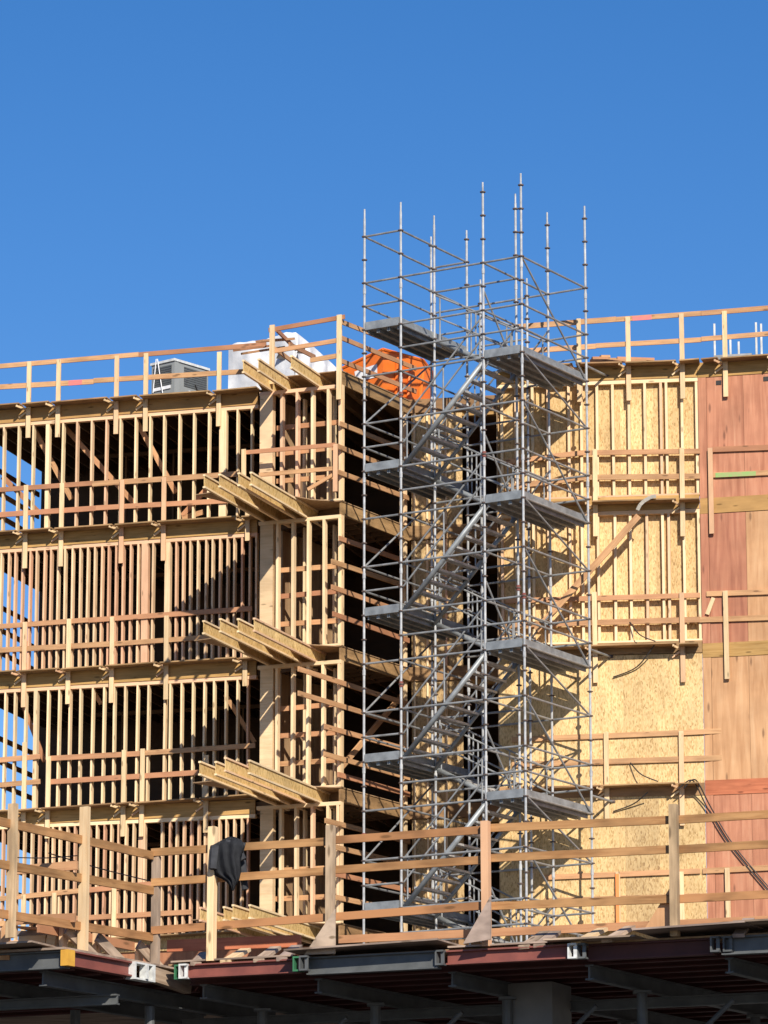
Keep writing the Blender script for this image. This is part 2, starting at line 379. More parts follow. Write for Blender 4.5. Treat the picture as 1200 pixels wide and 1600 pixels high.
for fl in range(4):                                       # boarded inner side of the bay, in its shade
    for k in range(7):
        s = .75 + k * .36
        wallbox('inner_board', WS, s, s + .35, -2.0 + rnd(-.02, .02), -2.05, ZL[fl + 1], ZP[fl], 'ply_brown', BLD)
def ijoist(a, b, cut=0.0):
    """wood I-joist: two flanges and a strand-board web, a = free end (top edge)"""
    M = frame(Vector(a), Vector(b), UP); L = (Vector(b) - Vector(a)).length; m = MB()
    m.box(0, L, -.03, .03, -.04, 0, 0); m.box(0.002, L, -.006, .006, -.265, -.04, 1); m.box(0, L, -.03, .03, -.305, -.265, 0)
    return m.build('i_joist', ['stud', 'joist_web'], BLD, M)
JDIR = Vector((math.sin(math.radians(20)), math.cos(math.radians(20)), 0))
for i, tips in ((0, ((380, 562), (404, 560), (455, 555))), (1, ((319, 741), (343, 740), (373, 738), (392, 737))),
                (2, ((318, 969), (344, 966), (372, 966), (397, 965))), (3, ((312, 1189), (337, 1189), (352, 1183), (389, 1187))),
                (4, ((313, 1417), (350, 1416), (364, 1413), (390, 1413)))):
    for (x, y) in tips:
        a = atZ(x, y, ZL[i] - .05); L = (WL.P - a).dot(WL.n * -1) + 1.2
        L = (88.6 - a.y) / JDIR.y
        ijoist(a, a + JDIR * L)

for i in (1, 2, 3, 4):                                     # sheet deck added on the joists, a little behind their ends, for its shadow
    c = ZL[i] - .045
    p0 = WB.pt(uA0 - .75, 1.75, 0); p1 = WB.pt(uA0 + .55, 2.0, 0)
    m = MB(); m.prism([p0, p1, WB.pt(-.55, .35, 0), WB.pt(-.1, .02, 0), WB.pt(uA0 - .1, .005, 0)], c - .002, c + .016); m.build('shade_deck', 'ply_brown', BLD)
# the right-hand wall: studs over strand board on the two upper floors, bare strand board below
uR0 = WR.hit(778, 800)[0]
SEAM = [778, 843, 905, 970, 1023, 1093.5]
for fl in range(4):
    zt, zb = ZP[fl], ZL[fl + 1] - .03
    lo = zb if fl in (0, 1) else ZP[fl + 1]
    if fl == 1: lo = ZP[2]
    open_ = fl < 2
    v = -.14 if open_ else .0
    for a, b in zip(SEAM[:-1], SEAM[1:]):
        u0, u1 = WR.hit(a, 800)[0], WR.hit(b, 800)[0]
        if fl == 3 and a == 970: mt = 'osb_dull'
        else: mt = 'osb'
        z1 = zt if open_ else ZL[fl] - .03
        z0 = (ZL[fl + 1] - .03) if open_ else ZL[fl + 1] - .028
        if fl == 2: z1 = ZP[2] + .03
        if fl == 1: z0 = ZP[2] + .032
        if fl == 3: z0, z1 = ZP[4] - 1.0, ZL[3] - .36
        if fl == 2: z0 = ZL[3] - .358
        wallbox('sheathing_panel', WR, u0, u1, v + rnd(-.003, .003), v - .02, z0, z1, mt, BLD)
    if open_:
        wall = wallbox('stud_wall', WR, uR0, uR1, 0.0, -.138, zt - .085, zt, 'stud', BLD)
        zb2 = ZL[fl + 1] - .03
        wallbox('bottom_plate', WR, uR0, uR1, -.003, -.137, zb2, zb2 + .045, 'stud', wall)
        for x in (784, 806, 832, 856, 889, 908.5, 933, 958.5, 983, 1008, 1033.5, 1042, 1066, 1089):
            stud_at(WR, x, 690, zb2 + .045, zt - .085, wall, w=.058, d=.137, v=-.003)
for i in range(4):
    z0 = ZP[i] + .003
    if i < 2: wallbox('rim_board', WR, uR0, uR1 - .01, .015, -.03, z0, ZL[i] - .025, 'glulam', BLD)
    else: wallbox('rim_board', WR, uR0, uR1 - .01, .022, .002, ZL[i] - .30, ZL[i] - .03, 'plank', BLD)
    if i == 0: wallbox('roof_deck', WR, uR0, uR1 + 8, -.02, -7, ZL[0] - .022, ZL[0] - .002, 'ply_brown', BLD)
wallbox('return_wall', WR, uR0 - .02, uR0, -.0, -5, TERR, ZL[0] - .03, 'ply_brown', BLD)
# back of the recess with its dark openings
uk1 = WK.hit(722, 700)[0]; uk2 = uk1 + 1.6
for fl in range(4):
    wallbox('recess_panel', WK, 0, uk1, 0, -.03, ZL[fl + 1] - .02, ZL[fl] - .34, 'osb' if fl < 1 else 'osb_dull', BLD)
    wallbox('header', WK, uk1, uk2, -.01, -.2, ZP[fl] - .10, ZL[fl] - .33, 'glulam', BLD)
    for x in (648, 668, 697):
        u = WK.hit(x, 700)[0]
        beam('recess_stud', WK.pt(u, .03, ZL[fl + 1]), WK.pt(u, .03, ZP[fl] - .005), .045, .05, 'stud', BLD, up=WK.n)
for i in range(5): wallbox('recess_floor', WK, -.2, uk2 + 2.0, .05, -4.5, ZL[i] - .33 , ZL[i] - .01, 'plank', BLD)
wallbox('inner_wall', WK, -1.0, 5, -4.0, -4.1, TERR, ZL[0] - .35, 'inner_shade', BLD)
# base below the lowest floor
wallbox('base_panel', WL, uL0, uL1 + 2, -.03, -.08, TERR, ZP[4], 'ply_rust', BLD)
wallbox('base_panel', WR, uR0, uR1, -.03, -.08, TERR, ZP[4] - 1.002, 'ply_rust', BLD)
wallbox('base_panel', WK, -.2, 3, -.05, -.1, TERR, ZL[4] - .34, 'ply_rust', BLD)

# the pink plywood wing
ub = WP.hit(1210, 800)[0] + 6
def zp(y): return WP.hit(1096, y)[1]
bands = [(577, 590), (779, 803), (1006, 1028), (1220, 1243), (1440, 1462)]
PX = [1107, 1165, 1262, 1330]
tone = [('ply_pink', 'ply_pink', 'ply_pink'), ('ply_red', 'ply_tan', 'ply_red'), ('ply_tan', 'ply_tan', 'ply_tan'), ('ply_pink', 'ply_pink', 'ply_tan')]
tr = ['ply_pink', 'ply_red', 'ply_tan', 'ply_pink']
for fl in range(4):
    z1 = zp(bands[fl][1]); z0 = zp(bands[fl + 1][0])
    us = [WP.hit(x, 800)[0] for x in PX] + [ub]
    wallbox('corner_strip', WP, .002, us[0] - .004, .012, -.02, z0 + .004, z1 - .004, tr[fl], BLD)
    for k in range(4):
        wallbox('plywood_panel', WP, us[k] + .003, us[k + 1] - .003, rnd(-.004, .004), -.02, z0 + .004, z1 - .004, tone[fl][min(k, 2)], BLD)
    wallbox('floor_band', WP, 0, ub, .018, -.02, zp(bands[fl + 1][1]), zp(bands[fl + 1][0]), 'red_board' if fl == 2 else 'glulam', BLD)
wallbox('floor_band', WP, 0, ub, .018, -.02, zp(590), ZL[0] - .03, 'glulam', BLD)
wallbox('wing_core', WP, .01, ub, -.024, -6, TERR, ZL[0] - .035, 'ply_brown', BLD)
wallbox('base_panel', WP, 0, ub, .01, -.02, TERR, zp(1462) - .003, 'ply_rust', BLD)
for x, y in ((1123, 598), (1197, 592)): 
    u, z = WP.hit(x, y); wallbox('vent_slot', WP, u - .06, u + .06, .012, -.003, z - .05, z + .05, 'rubber', BLD)

# ------------------------------------------------------------------ timber guardrails with their walkway planks
GR = 'timber guardrails along the building edges'
def guard(label, W, posts, rails, plank=None, v=.052, group=GR, pm='post', rm='rail', pw=.105, rh=.115, split=3.2, base=None, PV=.28):
    """rails nailed to the wall face at v, posts over them, a plank walkway of width PV outside the posts"""
    q = W.at(posts[0][0], posts[0][2], v) if posts else W.at(rails[0][0], rails[0][1], v)
    g = empty('guardrail', q if base is None else base, label, 'guardrail', group)
    pus = []
    for (x, yt, yb) in posts:
        u = W.hit(x, (yt + yb) / 2, v + .02)[0]; zt = W.hit(x, yt, v + .02)[1]; zb = W.hit(x, yb, v + .02)[1]
        beam('post', W.pt(u, v + .022, zb), W.pt(u + rnd(-.008, .008), v + .022 + rnd(-.004, .004), zt), pw, .04, pm, g, up=W.n); pus.append(u)
    for (x1, y1, x2, y2) in rails:
        a, b = W.at(x1, y1, v - .022), W.at(x2, y2, v - .022)
        L = (b - a).length; n = max(1, round(L / split)); c = [0.0] + [(i + rnd(-.2, .2)) / n for i in range(1, n)] + [1.0]
        for i in range(n):
            p, q2 = a.lerp(b, c[i]), a.lerp(b, c[i + 1])
            k = Vector((0, 0, rnd(-.014, .014))) if n > 1 else Vector((0, 0, 0))
            o = W.n * (.0 if i % 2 == 0 else -.004)
            beam('rail', p + k + o, q2 - k + o + (q2 - p).normalized() * (-.002), .036, rh + rnd(-.008, .006), rm, g)
    if plank:
        (x1, y1), (x2, y2) = plank; vo = v + .045
        u1, z1 = W.hit(x1, y1, vo + PV); u2, z2 = W.hit(x2, y2, vo + PV)
        zf = lambda u: z1 + (z2 - z1) * (u - u1) / (u2 - u1)
        e = [u1] + sorted(u for u in pus if u1 < u < u2) + [u2]
        for i in range(len(e) - 1):
            a = e[i] + (.0 if i == 0 else -.055); b = e[i + 1] - (.0 if i == len(e) - 2 else .13)
            if b - a < .1: continue
            vm = (vo + PV + .028) / 2 if False else vo + PV / 2
            beam('plank', W.pt(a, vm, zf(a) - .004 + rnd(-.012, .006)), W.pt(b, vm, zf(b) - .004 + rnd(-.006, .018)), PV, .03, 'plank', g)
            for c, w in ((a, .0), (b, .0)): pass
            beam('ledger_strip', W.pt(a, v + .002, zf(a) - .006), W.pt(b, v + .002, zf(b) - .006), .085, .026, 'plank', g)
        for u in pus:
            if not u1 < u < u2: continue
            z = zf(u)
            beam('bracket_arm', W.pt(u - .19, vo + PV - .01, z - .045), W.pt(u - .055, .03, z - .075), .03, .05, 'post', g)
            beam('knee_or_sun_streak', W.pt(u - .24, .045, z - .25), W.pt(u - .06, .06, z - .13), .025, .042, 'post', g)  # pale strip standing in for sunlight through the plank gap
    return g
def pk(y0, y1, x0=-60, x1=400):
    s = (y1 - y0) / 400.; return ((x0, y0 + s * x0), (x1, y0 + s * x1))
guard('roof-edge guardrail on the left wing, in front of the grey rooftop unit', WL,
      [(45, 565, 684), (91, 562, 683), (182, 556, 678), (228, 552, 674), (342, 550, 666)], [(-60, 577, 416, 538), (-60, 609, 380, 580)], pk(632.5, 605))
guard('top-storey guardrail on the left wing, below the leaning braces', WL,
      [(40, 758, 888), (96, 755, 885), (190, 750, 880), (256, 746, 876), (387, 770, 845)], [(-60, 769, 371, 741), (-60, 808, 364, 781)], pk(829.5, 805))
guard('left wing guardrail across the closely spaced studs, second storey down', WL,
      [(38, 972, 1105), (107, 967, 1100), (175, 964, 1098), (260, 962, 1093), (383, 990, 1072)], [(-60, 983, 394, 951), (-60, 1020, 343, 995)], pk(1049.5, 1026))
guard('left wing guardrail with a break in its rails, third storey down', WL,
      [(38, 1160, 1285), (75, 1182, 1310), (193, 1172, 1307), (222, 1170, 1307), (322, 1180, 1301)],
      [(-60, 1193, 63, 1182), (75, 1186, 399, 1165), (-60, 1232, 63, 1221), (74, 1222, 311, 1207)], pk(1266.5, 1241))
guard('lowest left wing guardrail, seen between the rails of the foreground deck', WL,
      [(36, 1398, 1520), (84, 1395, 1520), (178, 1387, 1520)], [(-60, 1410, 300, 1375), (-60, 1447, 300, 1424)], pk(1476, 1452))
# right-hand wall
guard('roof-edge guardrail above the sheathed wall, with a pink paint mark on its top rail', WR,
      [(905, 498, 628), (982, 495, 626), (1066, 490, 623)], [(800, 511, 1096, 489.5), (800, 550, 1096, 530)], ((790, 571), (1092, 561)), split=2.2)
guard('guardrail over the exposed studs of the sheathed wall, top storey', WR,
      [(930, 702, 838), (1066, 700, 838)], [(790, 722, 915, 707), (915, 707.5, 1094, 705), (790, 761, 915, 746), (915, 746, 1094, 744)], ((790, 786), (1092, 778)), split=3)
guard('guardrail over the exposed studs of the sheathed wall, second storey down', WR,
      [(930, 925, 1067), (1066.5, 926, 1066)], [(790, 939, 1094, 930), (790, 977, 1094, 968)], ((790, 1012), (1090, 1004)), split=3)
guard('guardrail across the bare strand board, its rails running past onto pink plywood', WR,
      [(948, 1144, 1280), (1065, 1142, 1290)], [(800, 1156, 1131, 1142), (800, 1195, 1131, 1184)], ((790, 1232), (1092, 1222)), split=5)
gl = guard('lowest guardrail on the strand board, one post sprayed orange', WR,
      [(1066, 1362, 1478)], [(850, 1371, 1094, 1361), (850, 1408, 1094, 1400)], ((790, 1455), (1092, 1445)), split=3)
u, _ = WR.hit(966, 1420, .07); zt = WR.hit(966, 1362, .07)[1]; zb = WR.hit(966, 1478, .07)[1]
beam('post', WR.pt(u, .074, zb), WR.pt(u, .074, zt), .1, .04, 'post', gl, up=WR.n)
beam('paint_mark', WR.pt(u - .012, .098, zb), WR.pt(u - .012, .098, zt - .05), .075, .004, 'orange_spray', gl, up=WR.n)
# pink wing
gp = guard('roof-edge guardrail above the pink plywood, beside the galvanised cart', WP,
      [(1133, 486, 620), (1216, 480, 612)], [(1096, 489.7, 1290, 474), (1096, 530, 1290, 514)], ((1095, 560.5), (1290, 549)), split=3)
g1 = guard('guardrail on the pink plywood with a green paint mark on its lower rail', WP,
      [(1111, 700, 834)], [(1114, 702.5, 1260, 697), (1114, 742.5, 1260, 736)], None, v=.052, split=9)
beam('paint_mark', WP.at(1118, 742.5, .052), WP.at(1181, 739.7, .052), .004, .10, 'green_spray', g1)
g2 = guard('guardrail on the plywood wing with an offcut nailed behind its post', WP,
      [(1135, 923, 1061)], [(1104, 928, 1260, 923), (1080, 969, 1260, 963)], None, v=.052, split=9)
beam('offcut', WP.at(1105, 960, .05), WP.at(1115, 934, .05), .09, .03, 'post', g2, up=WP.n)
guard('lowest guardrail on the plywood wing, behind the black hoses', WP, [(1138, 1356, 1478)], [(1098, 1361, 1260, 1353)], None, v=.052, split=9)
# pink paint marks on the roof rails
beam('paint_mark', WL.at(107, 598.6, .052), WL.at(128, 597, .052), .004, .118, 'pink_paint', bpy.data.objects['guardrail'])
beam('paint_mark', WR.at(988, 497.8, .053), WR.at(1018, 495.6, .053), .004, .10, 'pink_paint', bpy.data.objects['guardrail.005'])
# bay: roof rail, platform rail and the boards along its open side
g = guard('guardrail on the roof corner of the projecting bay, in front of the white tarp', WB, [(425, 508, 600), (530, 492, 624)],
      [(420, 516, 539, 495), (426, 549, 527, 532), (485, 563, 527, 556)], None, v=.1, split=9, pw=.12, rh=.105)
for (x1, y1, x2, y2) in ((531, 502, 648, 548), (531, 527, 650, 576), (531, 563, 650, 612)):
    beam('rail', WS.at(x1, y1, .03), WS.at(x2, y2, .03), .036, .105, 'rail', g)
g = guard('guardrail on the cantilevered platform at the top storey of the bay', WB, [(381, 702, 745), (524, 694, 768)],
      [(384, 707, 524, 695), (405, 742, 520, 732)], None, v=.35, split=9, pw=.1, rh=.1)
beam('knee_or_sun_streak', WB.at(481, 765, .3), WB.at(520, 742, .3), .04, .08, 'rail', g)
for fl, rows in ((1, ((532, 662), (527, 697), (527, 737))), (2, ((530, 841), (518, 877), (518, 917), (520, 959))),
                 (3, ((466, 1045), (466, 1083), (507, 1135), (506, 1178), (528, 1210))), (4, ((508, 1282), (508, 1320), (508, 1362), (515, 1400)))):
    lab = ['', 'safety boards along the open side of the bay, top storey', 'four safety boards along the open side of the bay, second storey down',
           'safety boards overhanging the corner of the bay, third storey down', 'safety boards along the open side of the bay, lowest storey'][fl]
    g = empty('guardrail', WS.pt(.2, .03, ZL[fl]), lab, 'guardrail', GR)
    for (x, y) in rows:
        a = WS.at(x, y, .035); b = Vector(a) + WS.t * (3.0 + WS.hit(534, y)[0] - WS.hit(x, y)[0]); b.z += rnd(-.03, .05)
        beam('rail', a, b, .036, .11, 'rail', g)
    beam('post', WS.pt(.06, -.005, ZL[fl] - .02), WS.pt(.06, -.005, ZL[fl - 1] - .36), .09, .045, 'post', g, up=WS.n)
    beam('post', WS.pt(2.7, -.005, ZL[fl] - .02), WS.pt(2.7, -.005, ZL[fl - 1] - .36), .09, .045, 'post', g, up=WS.n)
beam('knee_or_sun_streak', WS.at(534, 1198, -.3), WS.at(625, 1090, -.3), .05, .13, 'rail', g)

# ------------------------------------------------------------------ scaffold stair tower
WT = Wall((2.97, 83.70), 31.5)
CU = {'a': -3.99, 'b': -3.05, 'c': -0.955, 'd': 0.0}
RW = [0.0, 1.44, 2.88]
Z0, RS = 26.68, 0.536
SC = empty('scaffold_stair_tower', WT.pt(-2, -1.4, TERR), 'tall galvanised scaffold stair tower in front of the building', 'scaffold')
def TP(c, w, z): return WT.pt(CU[c] if isinstance(c, str) else c, -w, z)
def ztop(x, y, c, w):
    p = TP(c, w, 0); d = ray(x, y); return CAM.z + d.z * (p.y / d.y)
def standard(c, w, zt, rmin=None):
    m = MB(); p = TP(c, w, TERR); h = zt - TERR
    m.box(-.09, .09, -.09, .09, 0, .012, 0); m.tube((0, 0, 0.01), (0, 0, h - .22), .027, 8, 0); m.tube((0, 0, h - .22), (0, 0, h), .021, 8, 0)
    k = 0
    z = Z0 + 12 * RS
    while z > TERR + .2:
        if z < zt - .2:
            m.tube((0, 0, z - TERR - .012), (0, 0, z - TERR + .012), .062, 8, 1)
            if k % 4 == 0: m.tube((0, 0, z - TERR - .25), (0, 0, z - TERR - .13), .036, 8, 0)
        z -= RS; k += 1
    return m.build('standard', ['galvanised_bright', 'coupler'], SC, Matrix.Translation(p))
for c, w, x, y in (('a', 0, 572, 327), ('b', 0, 625, 316), ('c', 0, 751, 285), ('d', 0, 806, 271), ('a', 2, 669, 370), ('b', 2, 722, 360),
                   ('c', 2, 848, 332), ('d', 2, 901, 322), ('b', 1, 675, 337), ('c', 1, 800, 303)):
    standard(c, RW[w], ztop(x, y, c, RW[w]))
for u, y in ((-2.62, 437), (-1.42, 435)):
    standard(u, 2.75, ztop(743, y, u, 2.75))
def ledger(c1, w1, c2, w2, z, r=.024, name='ledger'):
    return pipe(name, TP(c1, w1, z), TP(c2, w2, z), r, 'galvanised', SC)
NL = 5
for n in range(NL):
    for k in range(6):
        z = Z0 - (n * 6 + k) * RS
        if z < TERR + .4: continue
        if k in (0, 2, 3, 4):
            ledger('b', 0, 'c', 0, z); ledger('c', 0, 'd', 0, z); ledger('d', 0, 'd', RW[2], z)
        if k in (0, 2, 3): ledger('c', RW[2], 'd', RW[2], z)
        if k in (0, 1, 2, 4):
            ledger('a', 0, 'b', 0, z)
            if k != 4: ledger('a', 0, 'a', RW[2], z); ledger('a', RW[2], 'b', RW[2], z)
        if k in (0, 3): ledger('b', RW[1], 'c', RW[1], z); ledger('b', RW[2], 'c', RW[2], z)
        if k in (0, 2, 4): ledger('c', 0, 'c', RW[2], z); ledger('b', 0, 'b', RW[2], z)
# extra top guard of the left end
for z in (Z0 + 2 * RS,):
    ledger('a', 0, 'b', 0, z); ledger('b', 0, 'b', RW[2], z); ledger('a', 0, 'a', RW[2], z); ledger('a', RW[2], 'b', RW[2], z)
ledger(-2.62, 2.75, -1.42, 2.75, Z0 - 1.0); ledger('b', 2.75, -2.62, 2.75, Z0 - 2.1); ledger(-1.42, 2.75, 'c', 2.75, Z0 - 2.1)
# diagonals
def diag(a, b): pipe('diagonal_brace', a, b, .022, 'galvanised', SC)
for n in range(NL):
    zt = Z0 - n * 6 * RS
    if zt - 4 * RS < TERR: continue
    e = .05
    diag(TP('d', e, zt - .03), TP('d', RW[2], zt - 4 * RS - .0))
    if n: diag(TP('d', e, zt + 2 * RS), TP('d', RW[2], zt))
    diag(TP('a', 0, zt - 6 * RS if zt - 6 * RS > TERR else TERR + .1), TP('a', RW[2], zt - 2.2 * RS))
    diag(TP('b', RW[2] + .05, zt - 5.5 * RS if zt - 5.5 * RS > TERR else TERR + .1), TP('c', RW[2] + .05, zt - 1.5 * RS))
    diag(TP('c', .04, zt - 1.2 * RS), TP('c', RW[1], zt - 4 * RS))
# landings
def landing(c1, c2, z):
    g = MB(); u0, u1 = CU[c1] + .04, CU[c2] - .04
    O = TP(u0, -.02, z); M = frame(O, TP(u1, -.02, z), UP); W_ = u1 - u0; D = RW[2] + .04
    frame_o = MB()
    frame_o.box(0, W_, -.02, .02, -.02, .16, 0); frame_o.box(0, W_, D - .02, D + .02, -.02, .16, 0)
    frame_o.box(-.02, .015, .03, D - .03, -.02, .16, 0); frame_o.box(W_ - .015, W_ + .02, .03, D - .03, -.02, .16, 0)
    lo = frame_o.build('landing', 'galvanised_deck', SC, M)
    n = 3; pw = (W_ - .06) / n
    for i in range(n):
        m = MB(); x0 = .03 + i * pw + .006; x1 = .03 + (i + 1) * pw - .006
        m.box(x0, x1, .05, D - .05, -.015, 0.0)
        for xx in (x0, x1 - .03): m.box(xx, xx + .03, .05, D - .05, -.10, -.015)
        m.build('deck_plank', 'galvanised_deck', lo, M)
    return lo
def flight(c1, z1, c2, z2, w0, w1, steps):
    """stair flight between two landings, from column c1 to c2, between depths w0 and w1"""
    a, b = TP(c1, 0, z1), TP(c2, 0, z2)
    first = None
    for w in (w0 + .04, w1 - .04):
        p, q = TP(c1, w, z1 - .03), TP(c2, w, z2 - .03)
        o = pipe('stair_flight' if first is None else 'stringer', p, q, .058 if first is None else .045, 'galvanised_deck', SC if first is None else first, 10)
        for pl_ in o.data.polygons: pl_.use_smooth = True
        first = first or o
    for i in range(steps):
        k = (i + .5) / steps; u = CU[c1] + (CU[c2] - CU[c1]) * k; z = z1 + (z2 - z1) * (i + 1) / (steps + 1)
        m = MB(); O = TP(u, w0 + .07, z); M = frame(O, TP(u, w1 - .07, z), UP); L = w1 - w0 - .14
        m.box(0, L, -.085, .085, -.012, .012); m.box(0, L, -.085, -.065, -.035, -.012); m.box(0, L, .065, .085, -.035, -.012)
        m.build('tread', 'galvanised_bright', first, M)
    for w in (w0 + .03, w1 - .03):
        for h in (.52, 1.02):
            p, q = TP(c1, w, z1 + h), TP(c2, w, z2 + h); pipe('handrail', p, q, .021, 'galvanised', first)
        for k in (.06, .5, .94):
            u = CU[c1] + (CU[c2] - CU[c1]) * k; z = z1 + (z2 - z1) * k
            pipe('baluster', TP(u, w, z), TP(u, w, z + 1.02), .018, 'galvanised', first)
for n in range(NL):
    zr = Z0 - (n * 6 + 4) * RS; zl = Z0 - (n * 6 + 2) * RS
    landing('a', 'b', zl)
    if zr > TERR + .3: landing('c', 'd', zr)
    flight('b', zl, 'c', zl - 2 * RS, RW[1], RW[2], 5)            # back flight: right landing up to left landing
    if n: flight('b', zl, 'c', zl + 4 * RS, 0.02, RW[1], 9)       # front flight: left landing up to the right one above
# tie tubes to the wall
for n, (z, L) in enumerate(((Z0 - 4.0 * RS + .35, 1.5), (Z0 - 16 * RS + .4, 1.3), (Z0 - 22 * RS + .4, 1.6))):
    a = TP('d', RW[2], z); b = a + Vector((.50, .86, 0)) * 1.0
    o = pipe('tie_tube', a, b, .028, 'galvanised', SC); m = MB(); m.tube((-.06, 0, 0), (.06, 0, 0), .05, 8); m.build('coupler', 'coupler', o, Matrix.Translation(b))
for (c, w, k) in (('b', 0, 5), ('b', 0, 17), ('c', 0, 8), ('d', 0, 14), ('c', 1, 13), ('a', 0, 23)):
    m = MB(); m.tube((0, 0, -.06), (0, 0, .06), .045, 8); m.build('clamp', 'red_steel', SC, Matrix.Translation(TP(c, RW[w], Z0 - k * RS)))

# ------------------------------------------------------------------ things on the roof
# grey rooftop unit
WU = Wall(atY(272, 600, 93.2), 40)
zr = ZL[0]; ztU = atY(272, 560, 93.2).z
HV = empty('rooftop_unit', WU.pt(0, 0, zr), 'grey metal air-conditioning unit standing on the left wing roof', 'air conditioner')
h = ztU - zr
wallbox('casing', WU, -.74, 0, 0, -1.2, zr, ztU - .06, 'unit_grey', HV)
wallbox('top_cover', WU, -.77, .03, .03, -1.23, ztU - .059, ztU, 'white_steel', HV)
for i in range(9):
    z = ztU - .14 - i * .055; wallbox('louvre', WU, -.68, -.08, .014, .001, z - .035, z, 'unit_dark', HV)
WU2 = Wall((WU.P.x, WU.P.y), -50)
for i in range(9):
    z = ztU - .14 - i * .055; wallbox('louvre', WU2, .34, 1.14, .014, .001, z - .035, z, 'unit_dark', HV)
wallbox('corner_trim', WU2, .004, .16, .012, .001, zr, ztU - .07, 'unit_grey', HV)
wallbox('label_sheet', WU, -.66, -.1, .024, .016, ztU - .72, ztU - .64, 'white_paper', HV)
wallbox('label_sheet', WU2, .5, 1.1, .024, .016, ztU - .84, ztU - .70, 'white_paper', HV)
for x1, x2 in ((244, 239), (246, 254)):
    pipe('strap', WU.at(x1, 561, .05), WU.at(x2, 614, .05), .012, 'white_paper', HV)
pipe('strap', WU2.at(305, 601, .03), WU2.at(309, 612, .03), .014, 'rubber', HV)
# tarp-covered stack
import bmesh
def tarp():
    T = empty('tarp_covered_stack', atY(455, 600, 91.0), 'building materials wrapped in a white tarp on the roof of the bay', 'tarp')
    O = atY(462, 519, 91.0); base = ZL[0]; H = O.z - base
    WX = Wall((O.x, O.y), 34)
    bm = bmesh.new(); N = 22
    def shell(p, q):    # p along front (0..1 right->left), q: loop from front bottom over the top to the back
        return None
    L, D = 1.95, 2.4
    rows = []
    for i in range(N + 1):
        r = []
        for j in range(2 * N + 1):
            u = -L * i / N; s = j / (2 * N)
            if s < .34: v, z = 0.0, H * s / .34
            else: v, z = -D * (s - .34) / .66, H - .75 * ((s - .34) / .66) ** 1.2
            wob = (.030 * math.sin(5 * u + 9 * s) + .018 * math.sin(13 * u - 4 * z) + .012 * math.sin(27 * s + 4 * u)) * min(1, 6 * i / N + .2)
            z -= .05 * (-u / L) * (1 if s > .3 else s / .3) * 0.6
            r.append(bm.verts.new(WX.pt(u + .5 * wob, v + wob, base + max(z + wob * .5, 0))))
        rows.append(r)
    for i in range(N):
        for j in range(2 * N): bm.faces.new((rows[i][j], rows[i + 1][j], rows[i + 1][j + 1], rows[i][j + 1]))
    # right-hand side curtain
    side = []
    for j in range(2 * N + 1):
        top = rows[0][j].co.copy(); r = [rows[0][j]]
        for k in range(1, 7):
            q = top.copy(); q.z = base + (top.z - base) * (1 - k / 6); q += WX.t * (.05 * math.sin(j * .9 + k) + .012 * k); r.append(bm.verts.new(q))
        side.append(r)
    for j in range(2 * N):
        for k in range(6): bm.faces.new((side[j][k], side[j + 1][k], side[j + 1][k + 1], side[j][k + 1]))
    bmesh.ops.recalc_face_normals(bm, faces=bm.faces)
    me = bpy.data.meshes.new('tarp_sheet'); bm.to_mesh(me); bm.free(); me.materials.append(MATS['tarp'])
    for p in me.polygons: p.use_smooth = True
    o = put(bpy.data.objects.new('tarp_sheet', me), T, Matrix.Identity(4))
    for k, (x, y) in enumerate(((470, 552), (438, 560))):
        m = MB(); q = WX.at(x, y, .08); m.add([q + Vector((-.1, 0, 0)), q + Vector((.12, 0, -.02)), q + Vector((.1, 0, .12)), q + Vector((0, -.03, .2)), q + Vector((-.06, .05, .1))], [(0, 1, 2), (0, 2, 3), (0, 3, 4), (0, 4, 2)]); m.build('strap_knot', 'rubber', T)
    return T
tarp()
# boards lying across the roof corner
for lab, pts in (('three long boards lying over the roof corner in front of the tarp', ((370, 547, 418, 541), (382, 552, 440, 543), (405, 533, 455, 530))),):
    g = empty('board_stack', atY(400, 545, 88.4), lab, 'boards')
    for i, (x1, y1, x2, y2) in enumerate(pts): beam('board', atY(x1, y1, 88.2 + .1 * i), atY(x2, y2, 89.4 + .1 * i), .20, .05, 'rail', g)
for (x1, y1, x2, y2, yy) in ((432, 515, 462, 545, (88.4, 90.2)), (452, 538, 492, 558, (88.5, 90.5)), (430, 545, 470, 575, (87.9, 89.6))):
    o = beam('loose_board', atY(x1, y1, yy[0]), atY(x2, y2, yy[1]), .04, .1, 'rail', g)
# orange waste skip
WO = Wall(atY(598, 600, 89.5), 34)
OR = empty('waste_skip', WO.pt(0, 0, ZL[0]), 'orange plastic waste skip with a white label on the roof beside the scaffold', 'skip')
zo = ZL[0]; ho = atY(598, 546, 89.5).z - zo
M = Matrix(((WO.t.x, -WO.n.x, 0, WO.P.x), (WO.t.y, -WO.n.y, 0, WO.P.y), (0, 0, 1, zo), (0, 0, 0, 1)))
m = MB(); A, B = .95, 1.75
vsx = [(-A, .0, 0), (0, .0, 0), (0.15, B, 0), (-A, B, 0), (-A - .12, -.08, ho * .72), (.06, -.08, ho * .98), (.25, B * .75, ho), (.2, B + .1, ho * .8), (-A - .1, B + .1, ho * .8)]
m.add(vsx, [(0, 1, 5, 4), (1, 2, 7, 6, 5), (2, 3, 8, 7), (3, 0, 4, 8), (4, 5, 6, 8), (6, 7, 8), (0, 3, 2, 1)])
m.build('body', 'orange', OR, M)
m = MB()
for p, q in ((4, 5), (5, 6), (6, 7)): m.tube(vsx[p], vsx[q], .035, 6)
m.build('rim', 'orange', OR, M)
m = MB(); d = Vector(vsx[4]) - Vector(vsx[0]); e = Vector(vsx[1]) - Vector(vsx[0])
